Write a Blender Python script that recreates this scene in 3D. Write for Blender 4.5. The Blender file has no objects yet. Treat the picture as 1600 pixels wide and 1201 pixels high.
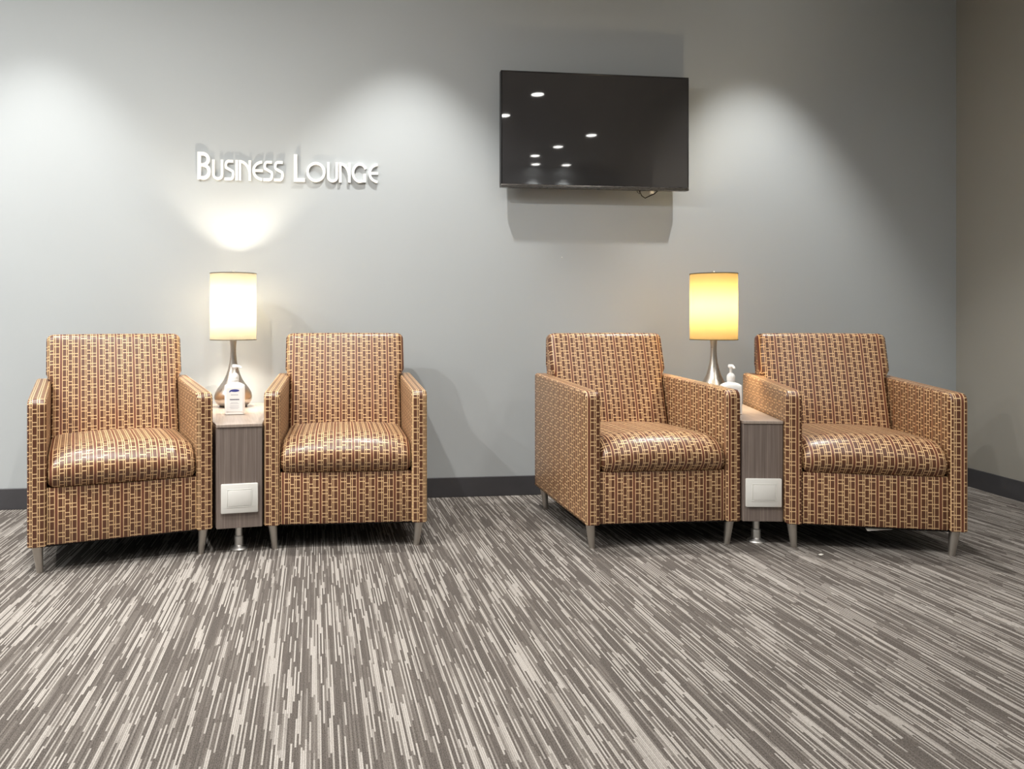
import bpy, bmesh, math, random
from mathutils import Vector, Matrix
random.seed(4)
scn = bpy.context.scene
COL = scn.collection
PI = math.pi

# ------------------------------------------------------------------ camera
F, PX, HY, H = 1200.0, 640.0, 500.0, 0.90        # focal length (px of a 1600 px frame), axis pixel, eye height
TH = math.radians(7.0)                           # camera is turned 7 degrees against the back wall
D = 3.858                                        # distance to back wall (y = 0)
CAM = Vector((0, -D, H))
RIGHT = Vector((math.cos(TH), -math.sin(TH), 0)); FWD = Vector((math.sin(TH), math.cos(TH), 0)); UP = Vector((0, 0, 1))
cd = bpy.data.cameras.new('camera'); cam = bpy.data.objects.new('camera', cd); COL.objects.link(cam)
cam.location = CAM; cam.rotation_euler = (PI/2, 0, -TH)
cd.sensor_fit = 'HORIZONTAL'; cd.sensor_width = 36; cd.lens = 36*F/1600
cd.shift_x = (800-PX)/1600; cd.shift_y = -(600.5-HY)/1600
cd.clip_start = 0.05; scn.camera = cam

# ------------------------------------------------------------------ world, exposure
w = bpy.data.worlds.new('world'); scn.world = w; w.use_nodes = True
w.node_tree.nodes['Background'].inputs[0].default_value = (0.5, 0.5, 0.52, 1)
w.node_tree.nodes['Background'].inputs[1].default_value = 0.05
scn.view_settings.view_transform = 'Standard'; scn.view_settings.look = 'None'
scn.view_settings.gamma = 1; scn.view_settings.use_curve_mapping = False
scn.view_settings.exposure = 0.72

CEIL = 3.0
WALLROW_W, ROOM_W = 140.0, 18.0       # downlight powers
BULB1, BULB2 = 440.0, 330.0

# ------------------------------------------------------------------ pixel helpers
def ray(px, py): return RIGHT*((px-PX)/F) + FWD + UP*((HY-py)/F)
def at_z(px, py, z):
    d = ray(px, py); return CAM + d*((z-H)/d.z)
def at_y(px, py, y):
    d = ray(px, py); return CAM + d*((y-CAM.y)/d.y)
def camxy(X, Z, z=0): 
    p = CAM + RIGHT*X + FWD*Z; return Vector((p.x, p.y, z))

# ------------------------------------------------------------------ colour / node helpers
def lin(r, g, b):
    f = lambda c: (c/255/12.92) if c/255 <= .04045 else ((c/255+.055)/1.055)**2.4
    return (f(r), f(g), f(b), 1)
class NT:
    def __init__(s, name):
        s.m = bpy.data.materials.new(name); s.m.use_nodes = True
        s.t = s.m.node_tree; s.n = s.t.nodes; s.bsdf = s.n['Principled BSDF']; s.out = s.n['Material Output']
    def node(s, typ, **kw):
        n = s.n.new(typ)
        for k, v in kw.items(): setattr(n, k, v)
        return n
    def put(s, sock, v):
        if isinstance(v, bpy.types.NodeSocket): s.t.links.new(v, sock)
        else: sock.default_value = v
    def math(s, op, a, b=None, c=None):
        n = s.node('ShaderNodeMath', operation=op); s.put(n.inputs[0], a)
        if b is not None: s.put(n.inputs[1], b)
        if c is not None: s.put(n.inputs[2], c)
        return n.outputs[0]
    def mix(s, fac, a, b):
        n = s.node('ShaderNodeMix', data_type='RGBA'); s.put(n.inputs[0], fac); s.put(n.inputs[6], a); s.put(n.inputs[7], b)
        return n.outputs[2]
    def ramp(s, fac, stops, interp='LINEAR'):
        n = s.node('ShaderNodeValToRGB'); n.color_ramp.interpolation = interp; e = n.color_ramp.elements
        while len(e) < len(stops): e.new(0.5)
        for el, (p, c) in zip(e, stops):
            el.position = p; el.color = c if isinstance(c, tuple) else (c, c, c, 1)
        s.put(n.inputs[0], fac); return n.outputs[0]
    def xyz(s, x, y, z=0.0):
        n = s.node('ShaderNodeCombineXYZ'); s.put(n.inputs[0], x); s.put(n.inputs[1], y); s.put(n.inputs[2], z); return n.outputs[0]
    def sep(s, v):
        n = s.node('ShaderNodeSeparateXYZ'); s.put(n.inputs[0], v); return n.outputs
    def white(s, v):
        n = s.node('ShaderNodeTexWhiteNoise', noise_dimensions='3D'); s.put(n.inputs['Vector'], v); return n.outputs[0]
    def noise(s, v, scale, detail=2.0, rough=.5):
        n = s.node('ShaderNodeTexNoise'); s.put(n.inputs['Vector'], v); n.inputs['Scale'].default_value = scale
        n.inputs['Detail'].default_value = detail; n.inputs['Roughness'].default_value = rough; return n.outputs[0]
    def coord(s, which): return s.node('ShaderNodeTexCoord').outputs[which]
    def bump(s, h, strength, dist):
        n = s.node('ShaderNodeBump'); n.inputs['Strength'].default_value = strength; n.inputs['Distance'].default_value = dist
        s.put(n.inputs['Height'], h); s.put(s.bsdf.inputs['Normal'], n.outputs[0])
    def set(s, **kw):
        for k, v in kw.items(): s.put(s.bsdf.inputs[k.replace('_', ' ')], v)
        return s.m

def simple(name, col, rough=.5, metal=0.0, grain=0.0, scale=60, spec=.5):
    t = NT(name); c = t.coord('Object')
    n = t.noise(c, scale, 3)
    a = tuple(x*(1-grain) for x in col[:3])+(1,); b = tuple(min(1, x*(1+grain)) for x in col[:3])+(1,)
    t.set(Base_Color=t.mix(n, a, b), Roughness=rough, Metallic=metal)
    t.bsdf.inputs['Specular IOR Level'].default_value = spec
    return t.m

def mat_wall(name, col):
    t = NT(name); c = t.coord('Object')
    n = t.noise(c, 3.0, 2); f = t.noise(c, 260, 2)
    t.set(Base_Color=t.mix(n, tuple(x*.98 for x in col[:3])+(1,), tuple(x*1.02 for x in col[:3])+(1,)), Roughness=.62)
    t.bsdf.inputs['Specular IOR Level'].default_value = .25
    t.bump(f, .08, .002); return t.m

def mat_carpet():
    t = NT('carpet_striped'); x, y, z = t.sep(t.coord('Object'))
    iu = t.math('FLOOR', t.math('DIVIDE', x, .0044))
    h1 = t.white(t.xyz(iu, 3.3, 0)); h2 = t.white(t.xyz(iu, 9.1, 4))
    ln = t.math('MULTIPLY_ADD', h2, .20, .10)
    iv = t.math('FLOOR', t.math('DIVIDE', t.math('MULTIPLY_ADD', h1, 5.0, y), ln))
    r = t.white(t.xyz(iu, iv, 1.7))
    # blocks of tufts about 3 cm by 14 cm are lighter or darker together
    bu = t.math('FLOOR', t.math('DIVIDE', x, .028)); bh = t.white(t.xyz(bu, 5.5, 2))
    bv = t.math('FLOOR', t.math('DIVIDE', t.math('MULTIPLY_ADD', bh, 3.0, y), .15))
    br = t.white(t.xyz(bu, bv, 8.2))
    big = t.noise(t.xyz(t.math('MULTIPLY', x, 6), t.math('MULTIPLY', y, 2.6)), 1.0, 2)
    val = t.math('ADD', t.math('MULTIPLY', r, .80), t.math('ADD', t.math('MULTIPLY', br, .11), t.math('MULTIPLY', big, .22)))
    col = t.ramp(val, [(0.0, lin(66, 61, 58)), (.40, lin(75, 69, 65)), (.55, lin(92, 86, 81)), (.66, lin(110, 104, 99)), (.75, lin(162, 157, 151)), (1.0, lin(178, 173, 167))])
    row = t.math('FRACT', t.math('DIVIDE', x, .0044)); gap = t.ramp(row, [(0.0, .75), (.20, 0.0), (.82, 0.0), (1.0, .75)])
    col = t.mix(gap, col, lin(90, 84, 79))
    loops = t.noise(t.xyz(t.math('MULTIPLY', x, 420), t.math('MULTIPLY', y, 260)), 1.0, 2, .6)
    col2 = t.mix(t.math('MULTIPLY', t.math('SUBTRACT', loops, .35), .9), col, lin(142, 136, 130))
    col3 = t.mix(t.ramp(loops, [(.32, .5), (.5, 0.0)]), col2, lin(58, 54, 51))
    t.set(Base_Color=col3, Roughness=.95); t.bsdf.inputs['Specular IOR Level'].default_value = .1
    t.bump(t.math('ADD', loops, t.math('MULTIPLY', val, .6)), .5, .004); return t.m

def mat_fabric():
    t = NT('upholstery_woven'); u, v, _ = t.sep(t.coord('UV'))
    P = .073
    uf = t.math('FRACT', t.math('DIVIDE', u, P))
    segs = [('s', 8.5), ('L', 2.6), ('A', 13), ('L', 2.6), ('a', 4.2), ('L', 2.6), ('B', 13), ('L', 2.6), ('c', 4.2), ('L', 2.6), ('C', 13), ('L', 2.6)]
    tot = sum(s[1] for s in segs); pos = 0; r1 = []; r2 = []; r3 = []
    ph = {'s': .0, 'A': .0, 'a': .0, 'B': .46, 'c': .76, 'C': .76}; last = 0
    for k, wd in segs:
        r1.append((pos, 1.0 if k == 'L' else 0.0)); r3.append((pos, 1.0 if k == 's' else 0.0))
        if k != 'L': last = ph[k]
        r2.append((pos, last)); pos += wd/tot
    vert = t.ramp(uf, r1, 'CONSTANT'); stripe = t.ramp(uf, r3, 'CONSTANT'); phase = t.ramp(uf, r2, 'CONSTANT')
    tt = t.math('FRACT', t.math('ADD', t.math('DIVIDE', v, .0455), phase))
    hl = t.ramp(tt, [(0, 1.0), (.072, 0.0), (.30, 1.0), (.372, 0.0)], 'CONSTANT')
    hl = t.math('MULTIPLY', hl, t.math('SUBTRACT', 1.0, stripe))
    light = t.math('MAXIMUM', vert, hl)
    rib = t.math('MULTIPLY_ADD', t.math('SINE', t.math('MULTIPLY', u, 2*PI/.0016)), .5, .5)
    n = t.noise(t.xyz(t.math('MULTIPLY', u, 300), t.math('MULTIPLY', v, 300)), 1.0, 2)
    dark = t.mix(stripe, lin(96, 57, 35), lin(114, 63, 43))
    dark = t.mix(t.math('MULTIPLY', rib, .35), dark, lin(78, 47, 31))
    gold = t.mix(n, lin(214, 176, 128), lin(230, 197, 152))
    t.set(Base_Color=t.mix(light, dark, gold), Roughness=t.math('MULTIPLY_ADD', light, -.06, .40))
    t.bsdf.inputs['Specular IOR Level'].default_value = .62
    t.bsdf.inputs['Sheen Weight'].default_value = .0
    t.bump(t.math('ADD', light, t.math('MULTIPLY', n, .3)), .35, .0012); return t.m

def mat_laminate(name, vertical=True):
    t = NT(name); x, y, z = t.sep(t.coord('Object'))
    if vertical: v = t.xyz(t.math('MULTIPLY', x, 190), t.math('MULTIPLY', y, 190), t.math('MULTIPLY', z, 3))
    else: v = t.xyz(t.math('MULTIPLY', x, 160), t.math('MULTIPLY', y, 4), 0.0)
    n = t.noise(v, 1.0, 3, .6)
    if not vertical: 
        t.set(Base_Color=t.ramp(n, [(.25, lin(140, 126, 116)), (.78, lin(178, 164, 152))]), Roughness=.28); t.bump(n, .05, .001); return t.m  # table top: wall reflection and lamp light put into a lighter tone
    col = t.ramp(n, [(.25, lin(96, 84, 78)), (.5, lin(118, 106, 99)), (.78, lin(142, 130, 121))])
    t.set(Base_Color=col, Roughness=.38); t.bump(n, .08, .001); return t.m

def mat_metal(name, col, rough):
    t = NT(name); x, y, z = t.sep(t.coord('Object'))
    n = t.noise(t.xyz(t.math('MULTIPLY', x, 30), t.math('MULTIPLY', y, 30), t.math('MULTIPLY', z, 500)), 1.0, 2)
    t.set(Base_Color=col, Metallic=1.0, Roughness=t.math('MULTIPLY_ADD', n, .14, rough-.07)); return t.m

def mat_shade(name, col, tcol):
    t = NT(name); x, y, z = t.sep(t.coord('Object'))
    n = t.noise(t.xyz(t.math('MULTIPLY', x, 200), t.math('MULTIPLY', y, 200), t.math('MULTIPLY', z, 500)), 1.0, 2)
    d = t.node('ShaderNodeBsdfDiffuse'); tr = t.node('ShaderNodeBsdfTranslucent'); mx = t.node('ShaderNodeMixShader')
    t.put(d.inputs[0], t.mix(n, tuple(c*.94 for c in col[:3])+(1,), col)); t.put(tr.inputs[0], tcol); mx.inputs[0].default_value = .55
    t.t.links.new(d.outputs[0], mx.inputs[1]); t.t.links.new(tr.outputs[0], mx.inputs[2])
    t.t.links.new(mx.outputs[0], t.out.inputs[0]); t.n.remove(t.bsdf); return t.m

def mat_emit(name, col, strength):
    t = NT(name); n = t.noise(t.coord('Object'), 20, 1)
    t.set(Base_Color=(.9, .9, .88, 1), Emission_Color=t.mix(t.math('MULTIPLY', n, .1), col, (1, 1, 1, 1)), Emission_Strength=strength); return t.m

M = dict(
    wall=mat_wall('wall_paint_grey', lin(176, 181, 183)), wall_r=mat_wall('wall_paint_taupe', lin(150, 147, 139)),
    ceiling=mat_wall('ceiling_paint', lin(196, 192, 188)),
    carpet=mat_carpet(), fabric=mat_fabric(),
    base=simple('baseboard_rubber', lin(66, 65, 68), .5, 0, .08, 30),
    lam=mat_laminate('laminate_grey_wood'), lamtop_lit=mat_laminate('laminate_grey_wood_top_lit', False),
    nickel=mat_metal('brushed_nickel', lin(196, 190, 182), .30),
    chrome=mat_metal('satin_aluminium', lin(232, 230, 226), .42),
    legmetal=mat_metal('leg_satin_steel', lin(200, 194, 186), .46),
    black=simple('black_fabric', (.008, .008, .009, 1), .9, 0, .2),
    plastic_w=simple('white_plastic', lin(226, 225, 220), .35, 0, .02),
    bottle_w=simple('white_bottle_plastic', lin(243, 243, 240), .3, 0, .01),
    label=simple('label_paper', lin(236, 237, 236), .5, 0, .01),
    blue=simple('label_blue', lin(58, 68, 140), .5, 0, .05), grey_ink=simple('label_grey_ink', lin(168, 172, 180), .5, 0, .05),
    dark_ink=simple('label_dark_ink', lin(70, 74, 98), .5, 0, .05),
    letter=simple('letter_white', lin(246, 245, 242), .4, 0, .01),
    tvframe=simple('tv_frame_black', (.012, .012, .013, 1), .35, 0, .1), tvsilver=mat_metal('tv_trim_silver', lin(140, 136, 132), .28),
    cable=simple('cable_black', (.01, .01, .01, 1), .5, 0, .1),
    paper=simple('paper_tag', lin(225, 222, 214), .7, 0, .02),
    shade1=mat_shade('lamp_shade_cream', (.30, .28, .24, 1), (.085, .075, .053, 1)),
    shade2=mat_shade('lamp_shade_amber', (.26, .23, .15, 1), (.108, .076, .032, 1)),
    bulb1=mat_emit('bulb_glow', (1, .87, .70, 1), BULB1), bulb2=mat_emit('bulb_glow_warm', (1, .80, .50, 1), BULB2), lens=mat_emit('downlight_lens', (1, .97, .92, 1), 14.0),
    trimw=simple('downlight_trim', lin(225, 225, 222), .4, 0, .02),
)
def mat_screen():
    t = NT('tv_screen_glass'); n = t.noise(t.coord('Object'), 4, 2)
    t.set(Base_Color=t.mix(n, (.034, .033, .035, 1), (.040, .039, .040, 1)), Roughness=.025)
    t.bsdf.inputs['IOR'].default_value = 1.8; return t.m
M['screen'] = mat_screen()

# ------------------------------------------------------------------ object helpers
def tag(o, label=None, cat=None, group=None, kind=None):
    if label: o['label'] = label
    if cat: o['category'] = cat
    if group: o['group'] = group
    if kind: o['kind'] = kind
    return o
def thing(name, label, cat, loc=(0, 0, 0), rz=0, group=None):
    o = bpy.data.objects.new(name, None); COL.objects.link(o); o.empty_display_size = .1
    o.location = loc; o.rotation_euler = (0, 0, rz); return tag(o, label, cat, group)
def obj(name, bm, mat, parent=None, smooth=True, loc=None):
    me = bpy.data.meshes.new(name); bm.normal_update(); bm.to_mesh(me); bm.free()
    o = bpy.data.objects.new(name, me); COL.objects.link(o); me.materials.append(M[mat] if isinstance(mat, str) else mat)
    if parent: o.parent = parent
    if loc: o.location = loc
    if smooth:
        for p in me.polygons: p.use_smooth = True
        try: me.set_sharp_from_angle(angle=math.radians(38))
        except Exception: pass
    return o
def box(x0, x1, y0, y1, z0, z1, r=0.0, seg=2, fn=None, bm=None):
    b = bmesh.new(); bmesh.ops.create_cube(b, size=1)
    for v in b.verts:
        v.co = Vector((x0+(v.co.x+.5)*(x1-x0), y0+(v.co.y+.5)*(y1-y0), z0+(v.co.z+.5)*(z1-z0)))
        if fn: v.co = fn(v.co)
    if r: bmesh.ops.bevel(b, geom=b.edges[:], offset=r, segments=seg, profile=.5, affect='EDGES')
    return b
def merge(*bms):
    out = bms[0]
    for b in bms[1:]:
        me = bpy.data.meshes.new('tmp'); b.to_mesh(me); b.free(); out.from_mesh(me); bpy.data.meshes.remove(me)
    return out
def lathe(prof, n=32, cap=True, center=(0, 0)):
    b = bmesh.new(); rings = []
    for r, z in prof:
        rings.append([b.verts.new((center[0]+r*math.cos(2*PI*k/n), center[1]+r*math.sin(2*PI*k/n), z)) for k in range(n)])
    for a, c in zip(rings, rings[1:]):
        for k in range(n): b.faces.new((a[k], a[(k+1) % n], c[(k+1) % n], c[k]))
    if cap:
        b.faces.new(rings[0][::-1]); b.faces.new(rings[-1])
    bmesh.ops.recalc_face_normals(b, faces=b.faces); return b
def tube(pts, r, n=8):
    b = bmesh.new(); rings = []
    for i, p in enumerate(pts):
        p = Vector(p); d = (Vector(pts[min(i+1, len(pts)-1)])-Vector(pts[max(i-1, 0)])).normalized()
        a = d.orthogonal().normalized() if i == 0 else (a - d*a.dot(d)).normalized()
        c = d.cross(a); rings.append([b.verts.new(p+a*r*math.cos(2*PI*k/n)+c*r*math.sin(2*PI*k/n)) for k in range(n)])
    for x, y in zip(rings, rings[1:]):
        for k in range(n): b.faces.new((x[k], x[(k+1) % n], y[(k+1) % n], y[k]))
    b.faces.new(rings[0][::-1]); b.faces.new(rings[-1]); bmesh.ops.recalc_face_normals(b, faces=b.faces); return b
def uv_box(b, uo=0.0, vo=0.0):
    """cloth lies with its stripes upright on the sides and running front to back on top"""
    b.normal_update(); uv = b.loops.layers.uv.verify()
    zt = max(v.co.z for v in b.verts); yf = min(v.co.y for v in b.verts)
    for f in b.faces:
        n = f.normal
        for l in f.loops:
            c = l.vert.co
            if abs(n.x) > max(abs(n.y), abs(n.z)): l[uv].uv = (c.y+uo+.02, c.z+vo)
            elif abs(n.y) >= abs(n.z): l[uv].uv = (c.x+uo, c.z+vo)
            else: l[uv].uv = (c.x+uo, zt+(c.y-yf)+vo)
    return b
def loft(prof, hw, r, crown=None, wfn=None, nx=12, na=5, uo=0.0, vo=0.0):
    """upholstered pad: closed (y,z) outline swept across x, its two ends rounded by r"""
    N = len(prof); P2 = [Vector(p) for p in prof]
    area = sum(P2[i].x*P2[(i+1) % N].y-P2[(i+1) % N].x*P2[i].y for i in range(N))
    nor = []
    for i in range(N):
        d = (P2[(i+1) % N]-P2[i-1]).normalized(); n = Vector((d.y, -d.x))
        nor.append(n if area > 0 else -n)
    arc = [0]
    for i in range(N): arc.append(arc[-1]+(P2[(i+1) % N]-P2[i]).length)
    st = []
    for k in range(na+1):
        a = PI/2*(1-k/na); st.append((-(hw-r+r*math.sin(a)), r-r*math.cos(a)))
    for k in range(1, nx): st.append((-(hw-r)+2*(hw-r)*k/nx, 0))
    for k in range(na+1):
        a = PI/2*k/na; st.append((hw-r+r*math.sin(a), r-r*math.cos(a)))
    b = bmesh.new(); rows = []
    for x, ins in st:
        row = []
        for i in range(N):
            p = P2[i]-nor[i]*ins; q = Vector((x, p.x, p.y))
            if crown: q = q+crown(x, p.x, p.y)
            if wfn: q.x *= wfn(q.z)
            row.append(b.verts.new(q))
        rows.append(row)
    uv = b.loops.layers.uv.verify()
    for s in range(len(st)-1):
        for i in range(N):
            j = (i+1) % N
            f = b.faces.new((rows[s][i], rows[s+1][i], rows[s+1][j], rows[s][j]))
            vv = (arc[i], arc[i], arc[i+1], arc[i+1])
            for l, v_ in zip(f.loops, vv): l[uv].uv = (l.vert.co.x+uo, v_+vo)
    for row in (rows[0], rows[-1]):
        f = b.faces.new(row)
        for l in f.loops: l[uv].uv = (l.vert.co.y, l.vert.co.z)
    bmesh.ops.recalc_face_normals(b, faces=b.faces); return b
def fillet(pts, rad, n=6):
    """round the corners of a closed outline"""
    out = []; N = len(pts)
    for i in range(N):
        p = Vector(pts[i]); a = Vector(pts[i-1]); c = Vector(pts[(i+1) % N]); r = rad[i]
        if r <= 0: out.append(p); continue
        da = (a-p).normalized(); dc = (c-p).normalized()
        for k in range(n+1):
            t = k/n; out.append((p+da*r)*(1-t)**2+p*2*t*(1-t)+(p+dc*r)*t**2)
    return out
def subdiv(pts, step):
    out = []
    for i in range(len(pts)):
        a = Vector(pts[i]); c = Vector(pts[(i+1) % len(pts)]); n = max(1, int((c-a).length/step))
        out += [a.lerp(c, k/n) for k in range(n)]
    return out

# ------------------------------------------------------------------ the room
def struct(name, bm, mat, smooth=False): return tag(obj(name, bm, mat, None, smooth), kind='structure')
corner = at_y(1494, 500, 0.0); CX = corner.x                       # right-hand corner of the back wall
rdir = (-(RIGHT*((618-PX)/F)+FWD)).normalized()                    # the right wall runs toward the viewer
REND = corner + rdir*3.3
XL, XR, YR = -4.0, 7.0, -6.5
struct('floor', box(XL-.1, XR+.1, YR-.1, .1, -.1, 0), 'carpet')
struct('ceiling', box(XL-.1, XR+.1, YR-.1, .1, CEIL, CEIL+.1), 'ceiling')
struct('wall_back', box(XL-.1, XR+.1, 0, .1, 0, CEIL), 'wall')
struct('wall_left', box(XL-.1, XL, YR, 0, 0, CEIL), 'wall')
struct('wall_rear', box(XL-.1, XR+.1, YR-.1, YR, 0, CEIL), 'wall')
struct('wall_far_right', box(XR, XR+.1, YR, 0, 0, CEIL), 'wall')
def slab(p, q, thick, z0, z1):
    """upright slab along p-q, thickened to the right of the direction"""
    d = (q-p).normalized(); n = Vector((-d.y, d.x, 0)); b = bmesh.new()
    vs = [b.verts.new((a.x, a.y, z)) for z in (z0, z1) for a in (p, q, q+n*thick, p+n*thick)]
    for f in ((0, 1, 2, 3), (4, 5, 6, 7), (0, 1, 5, 4), (1, 2, 6, 5), (2, 3, 7, 6), (3, 0, 4, 7)): b.faces.new([vs[i] for i in f])
    bmesh.ops.recalc_face_normals(b, faces=b.faces); return b
c0 = Vector((CX, 0, 0)); r0 = Vector((REND.x, REND.y, 0))
struct('wall_right', slab(c0, r0, .16, 0, CEIL), 'wall_r')
BH = .100
struct('baseboard_back', box(XL, CX, -.010, 0, 0, BH, .003, 2), 'base')
nr = Vector((-rdir.y, rdir.x, 0)); nr = nr if nr.x < 0 else -nr
struct('baseboard_right', slab(c0+nr*.010, r0+nr*.010, -.010 if Vector((-rdir.y, rdir.x, 0)).dot(nr) > 0 else .010, 0, BH), 'base')
struct('baseboard_rear', box(XL, XR, YR, YR+.01, 0, BH, .003, 2), 'base')
struct('baseboard_left', box(XL, XL+.01, YR+.01, -.01, 0, BH, .003, 2), 'base')

# ------------------------------------------------------------------ recessed downlights (they light the room)
def downlight(x, y, power, label, group, col=(1, .975, .935), size=66, blend=.35, spread=140):
    t = thing('recessed_downlight', label, 'ceiling light', (x, y, CEIL), 0, group)
    obj('trim_ring', lathe([(.058, 0), (.078, -.001), (.080, -.005), (.076, -.008), (.060, -.006), (.056, -.002)], 32, False), 'trimw', t)
    obj('lens', lathe([(.057, -.001), (.057, -.003)], 32), 'lens', t)
    ld = bpy.data.lights.new('downlight_beam', 'SPOT' if size else 'AREA'); ld.energy = power; ld.color = col
    if size: ld.spot_size = math.radians(size); ld.spot_blend = blend; ld.shadow_soft_size = .025
    else: ld.shape = 'DISK'; ld.size = .09; ld.spread = math.radians(spread)
    l = bpy.data.objects.new('downlight_beam', ld); COL.objects.link(l); l.parent = t; l.location = (0, 0, -.03 if size else -.012)
WD = .55
for px_, p, lb in ((-480, .9, 'recessed downlight washing the grey wall near the left wall'), (62, .52, 'recessed downlight over the wall beside the first letter'),
                   (632, .74, 'recessed downlight over the wall between lettering and television'), (1172, .72, 'recessed downlight over the wall beyond the television')):
    downlight(at_y(px_, 300, 0).x, -WD, WALLROW_W*p, lb, 'wall wash downlights', size=71, blend=.6)
TVY = -.085
def mirrored(px, py):
    d = ray(px, py); p = CAM+d*((TVY-CAM.y)/d.y); e = Vector((d.x, -d.y, d.z)); return p+e*((CEIL-p.z)/e.z)
for px_, py_, k in ((840, 147, .35), (788, 180, .4), (924, 211, .12), (872, 229, .15), (836, 243, .15)):
    q = mirrored(px_, py_)
    downlight(q.x, max(q.y, YR+.45), ROOM_W*k, 'recessed ceiling downlight mirrored in the dark television screen', 'downlights over the open floor', size=0)
for x, y, k in ((-3.3, -2.0, 2.0), (-2.1, -1.9, 2.1), (-.7, -1.9, 1.5), (-2.6, -3.4, .8), (-2.4, -5.0, .4), (.1, -2.6, 1.1), (2.2, -2.0, .22)):
    downlight(x, y, ROOM_W*k, 'recessed ceiling downlight over the open carpet', 'downlights over the open floor', size=0, spread=172 if x < -.5 else 140)

for px_ in (846, 897):
    q = mirrored(px_, 250)
    downlight(q.x, YR+.13, 40, 'recessed downlight close to the wall facing the armchairs', 'rear wall downlights', size=82, blend=.8)

# ------------------------------------------------------------------ armchairs
HWID, YF, YB = .32, -.37, .37
def build_chair(label, FL, ang, uo):
    """FL: front left lower corner (camera-plane metres), ang: turn against the wall"""
    o = camxy(*FL); R = Matrix.Rotation(ang, 3, 'Z'); loc = o+R @ Vector((HWID, -YF, 0))
    t = thing('armchair', label, 'armchair', (loc.x, loc.y, 0), ang, 'patterned lounge armchairs')
    zb, ai = .098, .258
    # arms: panels, top rising slightly to the back, soft front corner
    for s in (-1, 1):
        pr = fillet([(YF, zb), (YB, zb), (YB, .645), (YF, .622)], [.006, .006, .02, .035])
        pr = subdiv(pr, .06)
        b = loft(pr, .031, .011, nx=3, na=3)
        b.normal_update(); uv = b.loops.layers.uv.verify()
        for f in b.faces:
            n = f.normal
            for l in f.loops:
                c = l.vert.co
                if abs(n.x) > .6: l[uv].uv = (c.y+.01+.02*s+uo, c.z)
                else: l[uv].uv = (c.x+.0475+uo*3, (c.z if (abs(n.y) > abs(n.z)) else .63+(c.y-YF)))
        for v in b.verts: v.co.x += s*(HWID-.031)
        obj('arm', b, 'fabric', t)
    b = uv_box(box(-ai-.001, ai+.001, YF+.008, YB-.02, zb+.002, .304, .007, 2), uo+.012, .01)
    obj('base', b, 'fabric', t)
    obj('dust_cover', box(-.30, .30, YF+.02, YB-.02, zb-.004, zb+.006), 'black', t, False)
    # seat cushion with a waterfall front and a crowned top
    pr = [(YF+.012, .309)]
    for k in range(17):                                   # rounded nose of the cushion
        a = deg(215-125*k/16); pr.append((YF+.105+.112*math.cos(a), .352+.083*math.sin(a)))
    pr += [(.185, .428), (.185, .309)]
    pr = subdiv(pr[::-1], .03)
    def crown(x, y, z):
        k = max(0, 1-(abs(x)/.262)**2.6); kb = max(0, min(1, (.22-y)/.22))
        top = max(0, min(1, (z-.32)/.10)); fr = max(0, min(1, (YF+.11-y)/.11))
        return Vector((0, -.014*k*fr*max(0, min(1, (z-.309)/.03)), (-.010+.026*k*(.4+.6*kb))*top))
    obj('seat_cushion', loft(pr, .2575, .030, crown, nx=20, na=6, uo=uo+.03, vo=.005), 'fabric', t)
    # reclined back pad, wider above the arms
    pr = [(.115, .33), (.135, .42), (.265, .840), (.340, .832), (.352, .30), (.31, .12), (.22, .12)]
    pr = subdiv(fillet(pr, [.02, .02, .028, .028, .05, .02, .02], 8), .035)
    def wf(z):
        k = max(0, min(1, (z-.635)/.03)); k = k*k*(3-2*k); return 1+.080*k
    def crb(x, y, z):
        k = max(0, 1-(x/.26)**2)*max(0, min(1, (.31-y)/.1))*max(0, min(1, (z-.42)/.1))
        return Vector((0, -.010*k, 0.002*max(0, 1-(x/.26)**2)))
    obj('backrest', loft(pr, .2575, .028, crb, wf, nx=12, na=6, uo=uo+.005, vo=.02), 'fabric', t)
    for sx in (-1, 1):
        for sy, yy in ((-1, YF+.040), (1, YB-.06)):
            b = lathe([(.0095, .004), (.011, .0), (.0115, .003), (.0185, .096), (.0185, zb+.002)], 24)
            for v in b.verts:
                v.co.x += sx*(.009*(v.co.z/.1)); v.co.y += sy*.004*(v.co.z/.1)
            o2 = obj('leg', b, 'legmetal', t); o2.location = (sx*(HWID-.040), yy, 0)
    return t
def cam_xz(px, py, z):      # ground-plane metres of a pixel known to lie at height z
    p = at_z(px, py, z)-CAM; return (p.dot(RIGHT), p.dot(FWD))
deg = math.radians
A1, A2, A3, A4 = deg(23.6)-TH, deg(5.2)-TH, deg(6.2)-TH, deg(-11.2)-TH
chairs = [
    build_chair('brown and gold patterned armchair angled beside the table below the letter B', cam_xz(42, 857, .1), A1, .0),
    build_chair('brown and gold patterned armchair standing straight against the wall below the word Lounge', cam_xz(412, 821.5, .1), A2, .02),
    build_chair('brown and gold patterned armchair below the television with its outer side showing', cam_xz(915, 821, .1), A3, .04),
    build_chair('brown and gold patterned armchair angled into the corner by the right wall', cam_xz(1228, 818, .1), A4, .055),
]
# paper tag hanging under the corner armchair
b = bmesh.new()
vs = [b.verts.new(p) for p in ((-.03, -.345, .098), (.078, -.345, .098), (.065, -.348, .091), (-.022, -.352, .083))]
b.faces.new(vs); bmesh.ops.solidify(b, geom=b.faces[:], thickness=.0006)
tg = obj('care_tag', b, 'paper', chairs[3], False); tg['label'] = 'white paper tag hanging under the seat'

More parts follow.
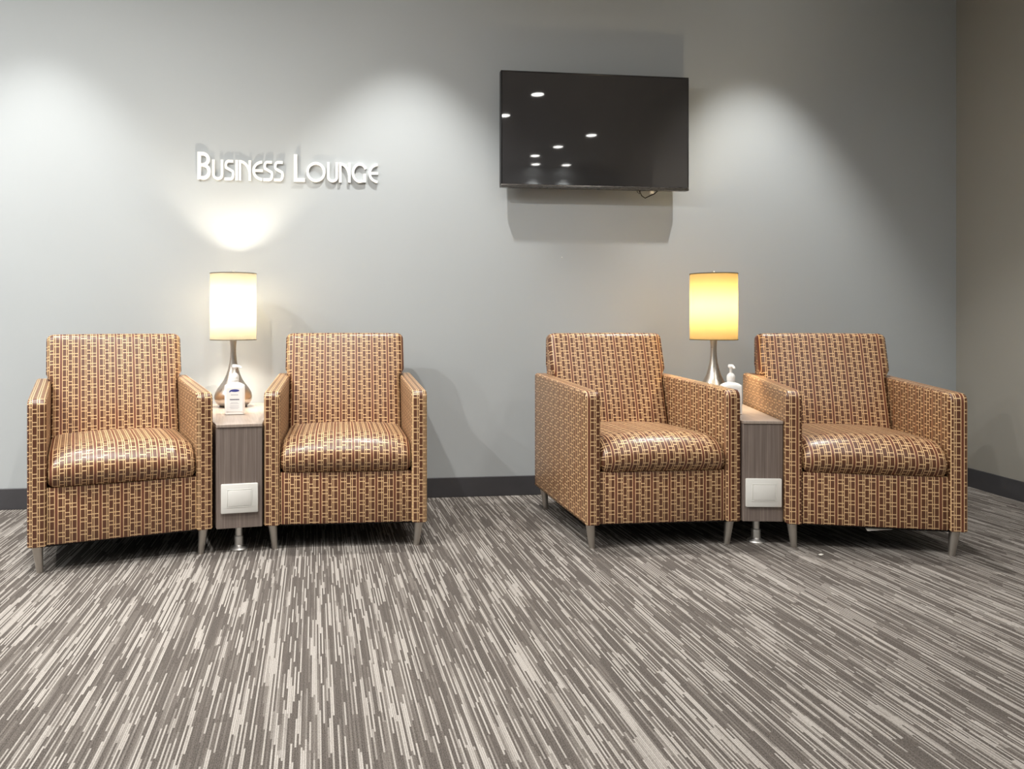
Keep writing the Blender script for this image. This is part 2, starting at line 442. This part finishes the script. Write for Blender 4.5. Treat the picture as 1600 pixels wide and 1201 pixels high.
# ------------------------------------------------------------------ wedge tables with socket panels
TBH = .50
def build_table(label, pl, pr_, ang):
    """pl, pr_: lower front corners in camera-plane metres"""
    c = (camxy(*pl)+camxy(*pr_))/2; wd = (camxy(*pr_)-camxy(*pl)).length/2-.003
    t = thing('wedge_table', label, 'side table', (c.x, c.y, 0), ang, 'wedge tables between the armchairs')
    dp, k = .76, math.tan(deg(7.4))
    fn = lambda e: (lambda v: Vector((v.x*(wd+e+max(0, v.y)*k), v.y, v.z)))
    obj('body', box(-1, 1, .004, dp-.004, .100, TBH-.012, .0015, 1, fn(-.001)), 'lam', t, False)
    obj('top', box(-1, 1, 0, dp, TBH-.012, TBH, .002, 2, fn(0)), 'lamtop_lit', t, False)
    pn = obj('socket_panel', merge(box(-.070, .070, -.006, .006, .159, .272, .004, 2)), 'plastic_w', t)
    pn.location = (.000, 0, 0)
    rb = merge(box(-.048, .048, -.0075, -.003, .182, .185, .0008, 1), box(-.048, .048, -.0075, -.003, .249, .252, .0008, 1),
               box(-.048, -.045, -.0075, -.003, .182, .252, .0008, 1), box(.045, .048, -.0075, -.003, .182, .252, .0008, 1))
    obj('panel_rim', rb, 'plastic_w', pn)
    obj('panel_flap', box(-.0435, .0435, -.0085, -.002, .1865, .2475, .0015, 2), 'plastic_w', pn)
    for yy in (.075, dp-.09):
        lg = obj('leg', lathe([(.018, .012), (.018, .05), (.0175, .052), (.0145, .055), (.0145, .102)], 28), 'chrome', t); lg.location = (0, yy, 0)
        obj('foot_flange', lathe([(.034, 0), (.035, .004), (.032, .009), (.022, .013), (.0175, .020)], 28), 'chrome', lg)
    return t, c, ang
def tpos(tb, x, y): 
    t, c, a = tb; return c+Matrix.Rotation(a, 3, 'Z') @ Vector((x, y, 0))
def vecang(a, b): return math.atan2((camxy(*b)-camxy(*a)).y, (camxy(*b)-camxy(*a)).x)
pa, pb = cam_xz(337, 828, .1), cam_xz(411, 822, .1)
tb1 = build_table('grey wood laminate wedge table under the pale lamp', pa, pb, (A1+A2)/2)
pc, pd = cam_xz(1161, 815, .1), cam_xz(1225, 815, .1)
tb2 = build_table('grey wood laminate wedge table under the amber lamp', pc, pd, (A3+A4)/2)

# ------------------------------------------------------------------ table lamps
def build_lamp(label, loc, shade, bulb):
    t = thing('table_lamp', label, 'lamp', (loc.x, loc.y, TBH), 0, 'table lamps on the wedge tables')
    pr = [(.060, .006), (.072, .012), (.082, .026), (.0865, .045), (.083, .064), (.072, .084), (.057, .104), (.043, .124), (.032, .148),
          (.0235, .176), (.0175, .205), (.0140, .235), (.0130, .262), (.0140, .288), (.0165, .308), (.0165, .312)]
    obj('base', lathe(pr, 48), 'nickel', t)
    obj('base_ring', lathe([(.062, 0), (.064, .003), (.062, .008)], 40), 'tvframe', t)
    sb, stp, R = .308, .617, .105
    b = lathe([(R, sb), (R, stp)], 64, False)
    sh = obj('shade', b, shade, t)
    for z0 in (sb, stp-.004):
        obj('shade_trim', lathe([(R-.002, z0), (R+.0012, z0), (R+.0012, z0+.004), (R-.002, z0+.004), (R-.002, z0)], 64, False), shade, sh)
    hb = lathe([(.004, sb+.0), (.004, stp-.006)], 12)
    for k in range(3):
        a = 2*PI*k/3; hb = merge(hb, tube([(0, 0, stp-.008), (math.cos(a)*(R-.002), math.sin(a)*(R-.002), stp-.004)], .0015, 6))
    obj('spider', hb, 'nickel', t)
    obj('finial', lathe([(.003, stp-.01), (.003, stp-.003), (.007, stp-.001), (.009, stp+.004), (.006, stp+.009), (.002, stp+.011)], 20), 'nickel', t)
    obj('bulb', lathe([(.012, .405), (.013, .425), (.024, .450), (.030, .475), (.026, .500), (.012, .513), (.002, .515)], 24), bulb, t)
    return t
l1 = camxy((364.5-PX)/F*3.56, 3.56); l2 = camxy((1115-PX)/F*3.58, 3.58)
build_lamp('silver table lamp with a pale cream glowing drum shade', l1, 'shade1', 'bulb1')
build_lamp('silver table lamp with a deep amber yellow glowing drum shade', l2, 'shade2', 'bulb2')

# ------------------------------------------------------------------ pump bottles
def build_bottle(label, loc, rz, pump):
    t = thing('pump_bottle', label, 'bottle', (loc.x, loc.y, TBH), rz, 'hand sanitizer pump bottles')
    def ring(hx, hy, z, n=40, e=3.2):
        return [(math.copysign(abs(math.cos(a))**(2/e), math.cos(a))*hx, math.copysign(abs(math.sin(a))**(2/e), math.sin(a))*hy, z) for a in (2*PI*k/n for k in range(n))]
    b = bmesh.new(); rows = []
    for hx, hy, z, e in ((.037, .020, 0, 5), (.041, .024, .003, 5), (.042, .025, .02, 5), (.042, .025, .118, 5), (.041, .024, .124, 4), (.030, .021, .131, 3), (.017, .016, .136, 2.2), (.0145, .0145, .139, 2)):
        rows.append([b.verts.new(p) for p in ring(hx, hy, z, 40, e)])
    for a, c in zip(rows, rows[1:]):
        for k in range(40): b.faces.new((a[k], a[(k+1) % 40], c[(k+1) % 40], c[k]))
    b.faces.new(rows[0][::-1]); b.faces.new(rows[-1]); bmesh.ops.recalc_face_normals(b, faces=b.faces)
    body = obj('body', b, 'bottle_w', t)
    yl = -.0252
    lab = obj('label', box(-.034, .034, yl-.0005, yl+.001, .014, .116, .0003, 1), 'label', body, False)
    # printed marks: blue oval with a tail, grey line, dark strip, small lines
    e = bmesh.new(); c = [e.verts.new((.019*math.cos(2*PI*k/28)+.001, yl-.0008, .103+.0055*math.sin(2*PI*k/28))) for k in range(28)]; e.faces.new(c)
    c = [e.verts.new(p) for p in ((-.018, yl-.0008, .104), (-.0225, yl-.0008, .098), (-.021, yl-.0008, .095), (-.013, yl-.0008, .100))]; e.faces.new(c)
    obj('logo', e, 'blue', body, False)
    g = None
    for i, (x0, x1) in enumerate(((-.014, -.008), (-.007, -.003), (-.002, .004), (.005, .009), (.010, .015))):
        q = box(x0, x1, yl-.0010, yl-.0004, .0835, .0865); g = q if g is None else merge(g, q)
    for z_, a_ in ((.052, .014), (.047, .018), (.032, .020), (.027, .016), (.038, .018)):
        g = merge(g, box(-a_, a_, yl-.0010, yl-.0004, z_, z_+.0012))
    sp = obj('small_print', g, 'grey_ink', body, False); sp['kind'] = 'stuff'
    g = None
    for k in range(9):
        x0 = -.019+k*.0044; q = box(x0, x0+.0034, yl-.0010, yl-.0004, .063, .0675); g = q if g is None else merge(g, q)
    sp = obj('print_strip', g, 'dark_ink', body, False); sp['kind'] = 'stuff'
    cap = obj('pump_collar', lathe([(.0155, .139), (.0165, .141), (.0165, .160), (.0155, .166), (.011, .172), (.006, .176)], 32), 'bottle_w', t)
    for z_ in (.145, .152, .158): obj('collar_ridge', lathe([(.0164, z_), (.0172, z_+.001), (.0172, z_+.002), (.0164, z_+.003)], 32, False), 'bottle_w', cap)
    hd = lathe([(.0055, .172), (.0050, .192), (.0075, .196), (.0115, .200), (.0118, .207), (.010, .211), (.002, .212)], 28)
    d = Vector((math.cos(pump), math.sin(pump), 0))
    hd = merge(hd, tube([d*.004+Vector((0, 0, .204)), d*.018+Vector((0, 0, .204)), d*.027+Vector((0, 0, .202)), d*.030+Vector((0, 0, .196))], .0048, 12))
    obj('pump_head', hd, 'bottle_w', t)
    return t
b1 = camxy((367-PX)/F*3.265, 3.265); b2 = camxy((1142-PX)/F*3.27, 3.27)
build_bottle('white pump bottle with blue oval label in front of the pale lamp', b1, A2+deg(4), deg(-30))
build_bottle('white pump bottle half hidden behind an arm, beside the amber lamp', b2, (A3+A4)/2, deg(-85))

# ------------------------------------------------------------------ television on the wall
tl, tr, br_, bl = (at_y(x, y, TVY) for x, y in ((783, 111), (1077, 120), (1075, 296), (782, 294)))
tx0, tx1 = (tl.x+bl.x)/2, (tr.x+br_.x)/2; tz0, tz1 = (bl.z+br_.z)/2, (tl.z+tr.z)/2
tv = thing('television', 'large dark flat screen television mounted on the grey wall', 'television', ((tx0+tx1)/2, TVY, (tz0+tz1)/2))
hw_, hh = (tx1-tx0)/2, (tz1-tz0)/2
obj('housing', merge(box(-hw_, hw_, .002, .030, -hh, hh, .003, 2), box(-hw_*.72, hw_*.72, .028, .058, -hh*.86, hh*.45, .01, 3)), 'tvframe', tv)
obj('screen', box(-hw_+.006, hw_-.006, 0, .004, -hh+.017, hh-.006), 'screen', tv, False)
obj('bezel', merge(box(-hw_, hw_, -.002, .006, hh-.006, hh, .001, 1), box(-hw_, -hw_+.006, -.002, .006, -hh+.016, hh-.006, .001, 1), box(hw_-.006, hw_, -.002, .006, -hh+.016, hh-.006, .001, 1)), 'tvframe', tv)
obj('bottom_trim', box(-hw_, hw_, -.003, .012, -hh-.001, -hh+.016, .002, 2), 'tvsilver', tv)
obj('wall_bracket', merge(box(-.22, .22, .056, .085-.0005, -.12, .10, .002, 1)), 'tvframe', tv)
def tvp(px, py, y):
    p = at_y(px, py, y); return Vector((p.x, p.y, p.z))-tv.location
obj('cable', tube([tvp(997, 290, -.05), tvp(999, 299, -.05), tvp(1003, 306, -.048), tvp(1008, 309.5, -.046), tvp(1015, 306, -.046), tvp(1022, 303, -.048), tvp(1028, 298, -.05), tvp(1029, 288, -.05)], .0028, 8), 'cable', tv)
obj('cable', tube([tvp(994, 290, -.045), tvp(996, 300, -.045), tvp(999, 303, -.045), tvp(1001, 297, -.045), tvp(1001, 288, -.045)], .0018, 8), 'cable', tv)
pp = tvp(1018, 297, -.045)
obj('plug', box(pp.x-.010, pp.x+.010, pp.y-.008, pp.y+.008, pp.z-.020, pp.z+.03, .003, 2), 'plastic_w', tv)

# ------------------------------------------------------------------ raised wall letters
LD = .013
def stroke(b, pts, wd, y0=-LD, y1=-.0005):
    n = len(pts); P = [Vector(p) for p in pts]; Lf, Rt = [], []
    for i in range(n):
        d0 = (P[i]-P[max(i-1, 0)]); d1 = (P[min(i+1, n-1)]-P[i])
        if d0.length < 1e-9: d0 = d1
        if d1.length < 1e-9: d1 = d0
        d0.normalize(); d1.normalize(); t = (d0+d1).normalized(); nn = Vector((-t.y, t.x)); k = 1/max(.5, nn.dot(Vector((-d0.y, d0.x))))
        Lf.append(P[i]+nn*wd/2*k); Rt.append(P[i]-nn*wd/2*k)
    v = lambda p, y: b.verts.new((p.x, y, p.y))
    A = [v(p, y0) for p in Lf]; B = [v(p, y0) for p in Rt]; C = [v(p, y1) for p in Lf]; E = [v(p, y1) for p in Rt]
    for i in range(n-1):
        b.faces.new((A[i], A[i+1], B[i+1], B[i])); b.faces.new((C[i], E[i], E[i+1], C[i+1]))
        b.faces.new((A[i], C[i], C[i+1], A[i+1])); b.faces.new((B[i], B[i+1], E[i+1], E[i]))
    b.faces.new((A[0], B[0], E[0], C[0])); b.faces.new((A[-1], C[-1], E[-1], B[-1]))
def arc(cx, cy, rx, ry, a0, a1, n=18): return [(cx+rx*math.cos(deg(a0+(a1-a0)*k/n)), cy+ry*math.sin(deg(a0+(a1-a0)*k/n))) for k in range(n+1)]
def glyph(ch, W, Hh, s):
    h = s/2; S = []
    if ch == 'I': S = [[(W/2, 0), (W/2, Hh)]]
    if ch == 'L': S = [[(h, Hh), (h, h), (W, h)]]
    if ch == 'U': S = [[(h, Hh)]+arc(W/2, W/2, W/2-h, W/2-h, 180, 360)+[(W-h, Hh)]]
    if ch == 'O': S = [arc(W/2, Hh/2, W/2-h, Hh/2-h, 0, 180, 24), arc(W/2, Hh/2, W/2-h, Hh/2-h, 180, 360, 24)]
    if ch == 'N': S = [[(h, 0), (h, Hh)], [(W-h, 0), (W-h, Hh)], [(h*.6, Hh-h*.9)]+arc(h*.6, Hh*.25, W-h*1.6, Hh*.75-h*.9, 88, 8, 14)]
    if ch == 'E': S = [arc(W*1.02, Hh/2, W*1.02-h, Hh/2-h, 95, 265, 26), [(h, Hh*.5), (W, Hh*.5)]]
    if ch == 'G':
        R = Hh/2-h; rx = W/2-h
        S = [arc(W/2, Hh/2, rx, R, 28, 290, 30)+[(W*.80-h, h*1.25)], [(W*.80, 0+h*.5), (W*.80, Hh*.46)]]
    if ch == 'S':
        rt = Hh*.235; rb = Hh*.265
        S = [[(W*.88, Hh-h)]+arc(W*.40, Hh-h-rt*.86, W*.40-h, rt*.86, 90, 215, 12)+arc(W*.60, h+rb*.86, W*.40-h, rb*.86, 40, -90, 14)+[(0, h)]]
    if ch == 'B':
        m = Hh*.53
        S = [[(h, 0), (h, Hh)], [(h, Hh-h)]+arc(W*.38, (m+Hh-h)/2, W*.94-W*.38-h, (Hh-h-m)/2, 88, -90, 14)+[(h, m)],
             [(W*.3, m)]+arc(W*.42, (m+h)/2, W*.58-h, (m-h)/2, 90, -90, 16)+[(h, h)]]
    return S
X5 = lambda x: 290+x/5; Y5 = lambda y: 210+y/5
LET = [('B', 92, 197, 138, 352, 'white raised capital letter B starting the word Business'),
       ('U', 207, 295, 203, 355, 'white raised letter U standing after the capital B'),
       ('S', 303, 382, 200, 357, 'white raised letter S between the U and the I'),
       ('I', 388, 410, 203, 355, 'white raised letter I, a single plain upright bar'),
       ('N', 414, 512, 203, 357, 'white raised letter N in the word Business'),
       ('E', 520, 603, 203, 362, 'white raised rounded letter E in the word Business'),
       ('S', 607, 685, 205, 365, 'white raised letter S right after the E of Business'),
       ('S', 690, 768, 207, 365, 'white raised letter S ending the word Business'),
       ('L', 845, 932, 153, 362, 'white raised capital letter L starting the word Lounge'),
       ('O', 943, 1093, 210, 372, 'white raised round letter O in the word Lounge'),
       ('U', 1105, 1192, 215, 370, 'white raised letter U following the round O'),
       ('N', 1198, 1290, 220, 375, 'white raised letter N in the word Lounge'),
       ('G', 1298, 1424, 218, 378, 'white raised letter G next to the final E'),
       ('E', 1428, 1505, 220, 386, 'white raised rounded letter E ending the word Lounge')]
zc = []
for ch, x0, x1, y0, y1, lb in LET: zc.append((at_y(X5((x0+x1)/2), Y5(y1), -LD).z, at_y(X5((x0+x1)/2), Y5(y0), -LD).z))
zbase = sum(a for a, b in zc)/len(zc); zcap = (zc[0][1]+zc[8][1])/2
zx = sum(z[1] for i, z in enumerate(zc) if i not in (0, 8))/(len(zc)-2)
for ch, x0, x1, y0, y1, lb in LET:
    xa, xb = at_y(X5(x0), 260, -LD).x, at_y(X5(x1), 260, -LD).x; hh_ = (zcap if ch in 'BL' else zx)-zbase
    b = bmesh.new(); sw = .0172 if ch in 'BL' else .0128
    for i_, st in enumerate(glyph(ch, xb-xa, hh_, sw if ch != 'I' else xb-xa)): stroke(b, st, sw if ch != 'I' else xb-xa, -LD+.0005*i_)
    o = obj('wall_letter', b, 'letter', None, True, (xa, 0, zbase)); tag(o, lb, 'letter', 'raised letters of the wall sign')

# ------------------------------------------------------------------ small bits
p = at_z(1283, 867, 0)
b = box(-.009, .009, -.006, .006, 0, .004, .0015, 1); o = obj('paper_scrap', b, 'paper', None, True, (p.x, p.y, 0)); o.rotation_euler.z = .4
tag(o, 'tiny white paper scrap lying on the carpet before the corner armchair', 'scrap')
p = at_y(878, 402, 0)
bpy_o = obj('wall_screw', lathe([(.003, 0), (.003, .002), (.0015, .003)], 12), 'plastic_w', None, True, (p.x, 0, p.z)); bpy_o.rotation_euler.x = PI/2
tag(bpy_o, 'tiny pale screw head on the wall under the television', 'screw')
